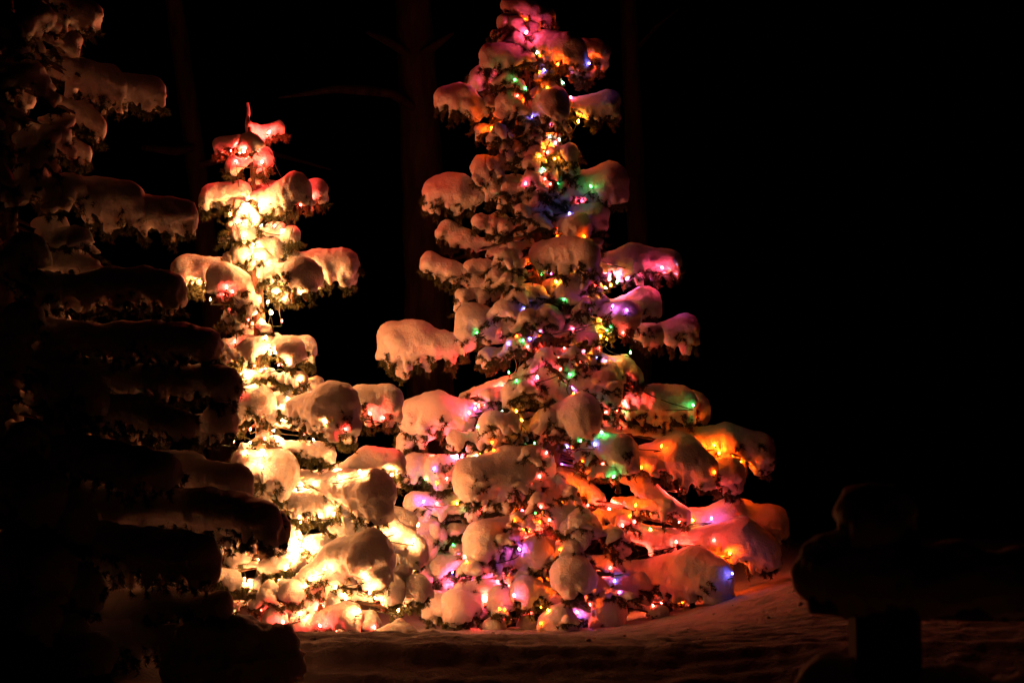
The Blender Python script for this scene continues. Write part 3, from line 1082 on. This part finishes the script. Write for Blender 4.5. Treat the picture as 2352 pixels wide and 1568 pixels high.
wb = [(seat_bulb(TW, bv, x, y, .014 if s < 1.6 else .065), c, (round(s * (1.05 if y < 880 else .48), 2) if s > 1.6 else round(s * .2, 2))) for x, y, c, s in WHITE_BULBS]
hid = hidden_bulbs(TW, bv, env_white, (330, 1420), 60, ['w', 'w', 'w', 'w', 'w', 'r'], 5)
WHITE_DEEP = [(590, 345, -.06, 'r', 5), (552, 350, -.04, 'r', 4), (604, 402, -.1, 'r', 3), (625, 310, .04, 'r', 3), (530, 345, .0, 'r', 3), (700, 462, -.02, 'r', 2), (640, 445, .02, 'r', 2), (575, 480, -.06, 'w', 2),  # deep bulbs added to brighten the inner snow
              (590, 590, -.08, 'w', 2), (640, 665, -.12, 'w', 2.5), (600, 700, -.12, 'w', 2), (620, 812, -.12, 'w', 2.5), (588, 862, -.16, 'w', 2),
              (632, 982, -.16, 'w', 2.5), (600, 1036, -.12, 'w', 2), (690, 1112, -.2, 'w', 2), (780, 1096, -.2, 'w', 2.5), (682, 1272, -.22, 'w', 2.5),
              (850, 1362, -.32, 'w', 2), (722, 1192, -.22, 'w', 2), (652, 902, -.1, 'w', 2), (702, 962, -.15, 'w', 2), (850, 955, 0, 'r', 3), (560, 915, -.1, 'r', 2),
              (700, 640, -.1, 'w', 1.5), (470, 650, .02, 'w', 1.5), (540, 680, -.15, 'r', 2), (740, 1400, -.35, 'r', 2), (620, 1440, -.3, 'r', 2), (640, 1330, -.3, 'w', 2), (900, 1250, -.05, 'w', 2), (930, 1330, -.2, 'w', 2), (870, 1180, -.1, 'w', 2),
              (960, 1205, -.1, 'w', 1.5), (820, 1400, -.35, 'w', 1.5), (880, 1390, -.3, 'r', 1.5), (560, 1340, -.2, 'w', 2)]
allw = wb + hid + [b for b in (free_bulb(TW, bv, *q[:4], round(q[4] * 1.25, 2)) for q in WHITE_DEEP) if b]
reds = [b for b in allw if b[1] == 'r']
whites = [b for b in allw if b[1] == 'w']
zc1 = at(0, 700, 11.5)[2]
zc2 = at(0, 1060, 11.5)[2]
light_string(TW, "warm white light string round the narrow top of the small spruce", [b for b in whites if b[0][2] > zc1])
light_string(TW, "warm white light string round the middle boughs of the small spruce", [b for b in whites if zc2 < b[0][2] <= zc1])
light_string(TW, "warm white light string among the lowest boughs of the small spruce", [b for b in whites if b[0][2] <= zc2])
light_string(TW, "string of red lights wound all the way up the small spruce", reds)
TW.finish()

bc = TC.bvh()
COLOUR_BULBS = [
    (1209, 75, 'p', 2), (1233, 121, 'c', .8), (1240, 129, 'o', .8), (1250, 161, 'b', 1), (1238, 166, 'y', .8), (1281, 148, 'o', 1.5),
    (1182, 183, 'g', .7), (1293, 190, 'c', 1), (1189, 220, 'r', .7), (1311, 224, 'p', .8), (1257, 201, 'y', .4), (1328, 279, 'y', 1.5),
    (1222, 269, 'b', 1), (1265, 285, 'p', 1), (1263, 314, 'c', .6), (1285, 321, 'c', .6), (1275, 328, 'p', .8), (1257, 350, 'r', .6),
    (1239, 359, 'y', 1), (1247, 388, 'c', 1), (1274, 365, 'y', 1.5), (1252, 411, 'r', .6), (1207, 422, 'p', .7), (1264, 423, 'r', .8),
    (1281, 420, 'g', .6), (1357, 428, 'g', .45), (1354, 146, 'b', .7), (1207, 203, 'g', .8), (1308, 491, 'b', 1.3), (1342, 543, 'o', .8),
    (1280, 541, 'o', .6), (1244, 629, 'g', 1.5), (1266, 629, 'v', 1), (1277, 647, 'y', 1.2), (1417, 648, 'g', .8), (1403, 655, 'y', 1),
    (1391, 661, 'y', 1.6), (1368, 656, 'r', .6), (1295, 687, 'g', .5), (1205, 709, 'b', .8), (1379, 734, 'y', 1), (1394, 757, 'g', .8),
    (1403, 750, 'g', .7), (1394, 778, 'y', 1), (1431, 764, 'r', 1), (1316, 756, 'p', .8), (1448, 809, 'g', .9), (1391, 830, 'b', 1),
    (1371, 821, 'b', .8), (1341, 806, 'p', .6), (1296, 800, 'r', .8), (1332, 831, 'r', 1), (1376, 800, 'r', .8), (1218, 777, 'b', 1.8),
    (1201, 782, 'g', .8), (1241, 762, 'v', 1.5), (1241, 770, 'o', 1), (1187, 772, 'o', .8), (1167, 789, 'b', 1), (1191, 804, 'b', .8),
    (1192, 816, 'r', .8), (1212, 796, 'r', .8), (1252, 797, 'p', 1), (1234, 866, 'p', 1.5), (1287, 848, 'r', .8), (1309, 860, 'g', 1),
    (1095, 764, 'g', .6), (1169, 855, 'g', .5), (1186, 874, 'g', .5), (1318, 904, 'o', 1.4), (1316, 891, 'b', .8), (1391, 946, 'r', 1),
    (1417, 941, 'r', .8), (1078, 948, 'r', 1.5), (1091, 938, 'v', 1), (1153, 944, 'c', 1), (1186, 944, 'y', .9), (1521, 615, 'p', 1.6),
    (1407, 703, 'v', 1), (1440, 712, 'v', 1), (1096, 980, 'g', .7), (1199, 965, 'y', .8), (1130, 1016, 'o', .8), (1105, 1041, 'y', 1.8),
    (1095, 1046, 'c', 1.2), (1134, 1033, 'o', 1), (1227, 1018, 'g', 1), (1303, 1025, 'b', .9), (1313, 1027, 'o', .6), (1366, 1020, 'b', 1), (1382, 993, 'g', 1.2),
    (1333, 1012, 'g', 1), (1255, 1039, 'r', .8), (1291, 1067, 'v', .9), (1337, 1058, 'o', 1), (1384, 1065, 'r', .8), (1409, 1094, 'g', 1.0),
    (1240, 1094, 'r', .9), (1435, 944, 'g', 1), (1640, 1022, 'o', 2.5), (1652, 1040, 'o', 2), (1592, 930, 'g', .7), (1519, 1024, 'o', .8), (1642, 1084, 'o', .8),
    (1473, 1073, 'o', 1.2), (1447, 1184, 'o', 1), (1458, 1197, 'r', 1), (1460, 1160, 'o', 1.3), (1591, 1194, 'y', .7), (1634, 1190, 'v', .9),
    (1494, 1215, 'g', .7), (1430, 1206, 'r', 1.2), (1553, 1244, 'r', 1), (1676, 1270, 'o', 1.6), (1682, 1316, 'b', .5), (1500, 1390, 'r', 1),
    (1567, 1382, 'o', 1), (1411, 1333, 'b', .7), (1422, 1359, 'v', 1), (1039, 1313, 'b', .8), (1068, 1278, 'c', .8), (1071, 1289, 'y', .7),
    (923, 1223, 'b', .7), (897, 1177, 'p', 1), (906, 1198, 'o', .8), (973, 1151, 'v', 2.2), (1003, 1156, 'r', 1), (1050, 1156, 'y', 2),
    (1074, 1167, 'g', 1), (1105, 1168, 'r', .7), (978, 1100, 'g', .6), (1003, 1109, 'o', .8), (1026, 1098, 'r', 1), (997, 1075, 'b', 1),
    (1050, 1046, 'p', 1.2), (1181, 1194, 'o', 1), (1200, 1172, 'p', .7), (1229, 1177, 'g', .6), (1242, 1164, 'r', .8), (1193, 1261, 'v', 1.5),
    (1261, 1194, 'r', .9), (1240, 1198, 'o', .8), (1168, 1345, 'r', .9), (1181, 1367, 'p', 1.5), (1147, 1397, 'o', .8), (1160, 1399, 'o', .6),
    (1259, 1401, 'y', 1.2), (1242, 1393, 'y', .7), (1219, 1407, 'r', .6), (1242, 1431, 'o', .9), (1041, 1251, 'g', .5), (1356, 1388, 'r', 1.2),
    (1325, 1405, 'r', 1.2), (1401, 1304, 'r', .9), (1286, 1261, 'o', 1.2), (1290, 1150, 'o', .8), (1350, 1160, 'r', .8), (1640, 1240, 'r', 1),
]
TUCKED = {(1521, 615), (1592, 930), (1591, 1194), (1634, 1190), (1193, 1261), (1181, 1367), (973, 1151), (1105, 1041),
          (1382, 993), (1357, 428), (1640, 1022), (1652, 1040), (1407, 703), (1209, 75), (1281, 148), (1328, 279), (1274, 365), (1391, 661), (1277, 647), (1234, 866), (1409, 1094), (1460, 1160), (1430, 1206), (1553, 1244), (1682, 1316), (1676, 1270), (1078, 948), (1091, 938), (1519, 1024), (1050, 1046), (1473, 1073)}
cb = [(seat_bulb(TC, bc, x, y, .013, (x, y) in TUCKED), c, round(s * (.42 if (x, y) in TUCKED else .15), 2)) for x, y, c, s in COLOUR_BULBS]
hid = hidden_bulbs(TC, bc, env_colour, (60, 1420), 40, ['o', 'r', 'o', 'p', 'y', 'r', 'g', 'b', 'o'], 9)
COLOUR_DEEP = [(1330, 1150, -.3, 'o', 2), (1400, 1170, -.3, 'r', 2), (1280, 1230, -.35, 'o', 2), (1380, 1300, -.35, 'r', 3), (1340, 1390, -.4, 'r', 3), (1450, 1290, -.25, 'r', 2.5),  # unseen bulbs added to tint and brighten the snow from within
               (1480, 1180, -.2, 'o', 2), (1560, 1120, -.05, 'r', 2), (1640, 1150, 0, 'r', 3), (1700, 1210, 0, 'r', 3), (1560, 1290, -.2, 'r', 2.5), (1520, 1385, -.3, 'r', 2),
               (1250, 1300, -.4, 'o', 2), (1205, 1205, -.3, 'o', 2), (1260, 100, -.1, 'p', 3), (1220, 62, 0, 'o', 3), (1300, 150, -.1, 'o', 3), (1230, 240, -.2, 'o', 1.5),
               (1340, 250, -.08, 'y', 2), (1250, 350, -.15, 'y', 1.5), (1330, 472, -.1, 'p', .9), (1400, 640, 0, 'p', 3), (1440, 640, .02, 'v', 2), (1330, 642, -.2, 'y', 1.5),
               (1200, 740, -.1, 'p', 2), (1380, 772, -.2, 'y', 2), (1300, 890, -.1, 'p', 2), (1100, 932, -.1, 'r', 2.5), (1420, 922, -.1, 'r', 2), (1050, 1050, -.15, 'p', 2),
               (1000, 1060, -.1, 'r', 2), (1150, 900, -.05, 'r', 2), (1120, 1380, -.4, 'r', 2), (1700, 1060, .08, 'o', 3), (1600, 1240, -.05, 'r', 1.6), (1660, 1290, -.12, 'o', 1.5), (1720, 1230, .02, 'r', 3), (1560, 1200, -.1, 'r', 2), (1660, 1040, .05, 'o', 4), (1600, 1060, -.05, 'o', 2.5),
               (1540, 1330, -.2, 'r', 2.5), (1300, 1340, -.4, 'o', 2), (1240, 1230, -.3, 'r', 2), (1160, 1330, -.4, 'p', 2), (1060, 1340, -.35, 'p', 2), (1350, 900, -.1, 'p', 2), (1230, 820, -.1, 'r', 2),
               (1470, 610, .02, 'p', 2.5), (1540, 620, .02, 'p', 3), (1290, 580, -.25, 'o', 1.5), (1120, 740, -.15, 'r', 1.5), (1180, 700, -.1, 'r', 1.5), (1180, 120, -.05, 'p', 2)]
allc = cb + hid + [b for b in (free_bulb(TC, bc, *q[:4], round(q[4] * 2.2, 2)) for q in COLOUR_DEEP) if b]
cuts = [1e9] + [at(0, y, 12.4)[2] for y in (480, 780, 960, 1140)] + [-1e9]
names = ["multicoloured light string round the narrow top of the tall spruce",
         "multicoloured light string round the upper middle of the tall spruce",
         "multicoloured light string round the middle of the tall spruce",
         "multicoloured light string round the wide lower middle of the tall spruce",
         "multicoloured light string among the lowest boughs of the tall spruce"]
for i, nm in enumerate(names):
    light_string(TC, nm, [b for b in allc if cuts[i + 1] < b[0][2] <= cuts[i]])

TC.finish()

# ------------------------------------------------------------------ bare trees behind
def bare_tree(label, depth, pts, radii, limbs, stub_snow=()):
    W = np.array([at(x, y, depth) for x, y in pts])
    base = W[0].copy()
    root = thing("bare_tree", label, "tree", base, "tree trunks standing in the dark behind")
    t = np.linspace(0, 1, 24)
    tt = np.linspace(0, 1, len(W))
    P = np.stack([np.interp(t, tt, W[:, i]) for i in range(3)], -1)
    R = np.interp(t, tt, radii)
    R = R * (1 + .05 * np.sin(np.arange(24) * 2.3))
    tb = Tubes(14)
    tb.add(P, R)
    link("trunk", tb.mesh("trunk", base), OLDBARK, root)
    for lp, lr in limbs:
        tb = Tubes(7)
        Q = np.array([at(x, y, depth + dz) for x, y, dz in lp])
        tb.add(Q, np.array(lr))
        link("branch", tb.mesh("branch", base), OLDBARK, root)


bare_tree("thick bare trunk with two broken upswept limbs behind the lit spruces", 19.0,
          [(1005, 1330), (985, 800), (965, 300), (945, -60)], [.25, .23, .20, .18],
          [([(950, 130, -.1), (915, 110, -.25), (880, 90, -.45), (845, 76, -.7)], [.05, .045, .04, .02]),
           ([(960, 130, -.1), (1000, 105, -.3), (1040, 78, -.5)], [.05, .045, .015]),
           ([(955, 250, -.1), (900, 215, -.5), (840, 208, -.9), (770, 205, -1.1), (640, 225, -1.0)], [.05, .045, .05, .04, .01]),
           ([(985, 620, 0), (1060, 590, -.1), (1160, 575, .2)], [.03, .02, .01])])
bare_tree("slender slanting trunk behind the unlit spruce and the small spruce", 20.0,
          [(520, 1330), (490, 700), (440, 300), (390, -60)], [.14, .12, .10, .09],
          [([(445, 340, -.1), (400, 348, -.4), (330, 340, -.8)], [.045, .045, .03]),
           ([(455, 380, -.1), (600, 345, .2), (760, 390, .3)], [.04, .03, .01])])
bare_tree("thin straight trunk half hidden behind the tall spruce's right side", 21.0,
          [(1475, 1330), (1470, 700), (1455, 300), (1440, -60)], [.13, .12, .10, .09],
          [([(1455, 120, 0), (1510, 60, 0), (1560, 20, .2)], [.03, .02, .008])])

# ------------------------------------------------------------------ rail fence with snow in front on the right
FD = 4.7
fb = at(2035, 1568, FD)
gz = float(ground_h(fb[0], fb[1]))
fb[2] = gz
fence = thing("rail_fence", "silhouetted wooden fence post and rails under thick caps of snow", "fence", fb)


def beam(name, a, b, w, hgt, parent):
    """roughly squared timber with worn, uneven edges"""
    a, b = np.asarray(a, float), np.asarray(b, float)
    n = 10
    t = np.linspace(0, 1, n)
    d = (b - a) / np.linalg.norm(b - a)
    up = np.array([0, 0, 1.]) if abs(d[2]) < .8 else np.array([0, 1., 0])
    s = np.cross(d, up)
    s /= np.linalg.norm(s)
    u = np.cross(s, d)
    prof = [(-1, -.75), (-.75, -1), (.75, -1), (1, -.75), (1, .75), (.75, 1), (-.75, 1), (-1, .75)]
    v = []
    for i in range(n):
        c = a + (b - a) * t[i]
        for px_, py_ in prof:
            v.append(c + s * px_ * w / 2 * (1 + rng.normal() * .03) + u * py_ * hgt / 2 * (1 + rng.normal() * .03))
    f = []
    for i in range(n - 1):
        for j in range(8):
            f.append((i * 8 + j, i * 8 + (j + 1) % 8, (i + 1) * 8 + (j + 1) % 8, (i + 1) * 8 + j))
    v.append(a)
    v.append(b)
    k = len(v)
    for j in range(0, 8, 2):
        f.append((k - 2, (j + 2) % 8, j + 1, j))
        f.append((k - 1, (n - 1) * 8 + j, (n - 1) * 8 + j + 1, (n - 1) * 8 + (j + 2) % 8))
    return link(name, make_mesh(name, np.array(v) - fb, np.array(f), 4, False), FENCEWOOD, parent)


def cap(parent, prims, h=.008):
    v, f = blob_mesh(prims, h, .04, (.006, .003, .002), squash=1.6)
    link("snow", make_mesh("snow", v - fb, f, 4), RIMSNOW, parent)


def log(name, a, b, rad, parent):
    t = Tubes(12)
    f = np.linspace(0, 1, 14)[:, None]
    pts = np.asarray(a) * (1 - f) + np.asarray(b) * f
    pts = pts + rng.normal(size=pts.shape) * .003
    rr = rad * (1 + rng.normal(size=14) * .03)
    rr[0] = rr[-1] = rad * .2
    pts[1], pts[-2] = pts[0] + (pts[2] - pts[0]) * .08, pts[-1] + (pts[-3] - pts[-1]) * .08
    t.add(pts, rr)
    return link(name, t.mesh(name, fb), FENCEWOOD, parent)


pxf = FD / FPX
ptop = at(2035, 1215, FD)
post = beam("post", [fb[0], fb[1], gz - .3], [fb[0], fb[1], ptop[2]], 150 * pxf, 150 * pxf, fence)
c = at(2016, 1196, FD)
cap(post, [(c + [-.012, 0, 0], c + [.018, 0, .004], .086, .084), (c + [-.02, -.05, -.02], c + [.025, .05, -.02], .07, .07)])
for dy, k in ((0, 1.0), (272, .85)):
    rail = log("rail", at(1856, 1372 + dy, FD - .02), at(2700, 1402 + dy, FD - .02), .042, fence)
    s0 = at(1912, 1308 + dy, FD - .02)
    s1 = at(2000, 1322 + dy, FD - .02)
    s2 = at(2200, 1338 + dy, FD - .02)
    s3 = at(2700, 1362 + dy, FD - .02)
    cap(rail, [(s0, s1, .092 * k, .085 * k), (s1, s2, .085 * k, .084 * k), (s2, s3, .084 * k, .08 * k),
               (s0 + [-.005, 0, -.045], s1 + [0, 0, -.05], .075 * k, .07 * k), (s1 + [0, 0, -.04], s3 + [0, 0, -.04], .07 * k, .07 * k)])

# ------------------------------------------------------------------ cones on the small spruce
cone = Tubes(9)
zc = np.linspace(0, 1, 15)
cone.add(np.stack([0 * zc, 0 * zc, -.075 * zc], -1), .017 * np.sin(math.pi * np.clip(zc * .93 + .05, 0, 1)) ** .7 * (1 + .16 * (np.arange(15) % 2)))
cone_me = cone.mesh("cone")
for x, y, dd in ((699, 664, -.30), (736, 1386, -.42), (772, 1394, -.44), (676, 668, -.28)):
    o = link("cone", cone_me, CONE, TW.root, at(x, y, TW.depth + dd) - TW.base)
    o.rotation_euler = (random.uniform(-.3, .3), random.uniform(-.3, .3), 0)


# ------------------------------------------------------------------ crumbs of snow fallen from the boughs
la, lo = np.meshgrid(np.linspace(-math.pi / 2, math.pi / 2, 6), np.linspace(0, 2 * math.pi, 8, endpoint=False), indexing='ij')
unit = np.stack([np.cos(la) * np.cos(lo), np.cos(la) * np.sin(lo), np.sin(la)], -1).reshape(-1, 3)
uq = np.array([(i * 8 + j, i * 8 + (j + 1) % 8, (i + 1) * 8 + (j + 1) % 8, (i + 1) * 8 + j) for i in range(5) for j in range(8)])
cv, cf, cn = [], [], 0
for _ in range(70):
    x = rng.uniform(-1.6, 2.4)
    y = rng.uniform(9.35, 11.6) if rng.uniform() < .8 else rng.uniform(8.9, 9.4)
    rad = .005 + .014 * rng.uniform() ** 3
    sh = unit * rad * (1 + .25 * np.sin(unit * 3 + rng.uniform(0, 6, 3)).sum(1, keepdims=True) * .5) * np.array([1, 1, .7])
    cv.append(sh + np.array([x, y, float(ground_h(x, y)) + rad * .25]))
    cf.append(uq + cn)
    cn += len(unit)
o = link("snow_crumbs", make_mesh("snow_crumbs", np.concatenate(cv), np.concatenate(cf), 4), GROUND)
o["kind"] = "stuff"
o["label"] = "small crumbs of fallen snow scattered on the ground"
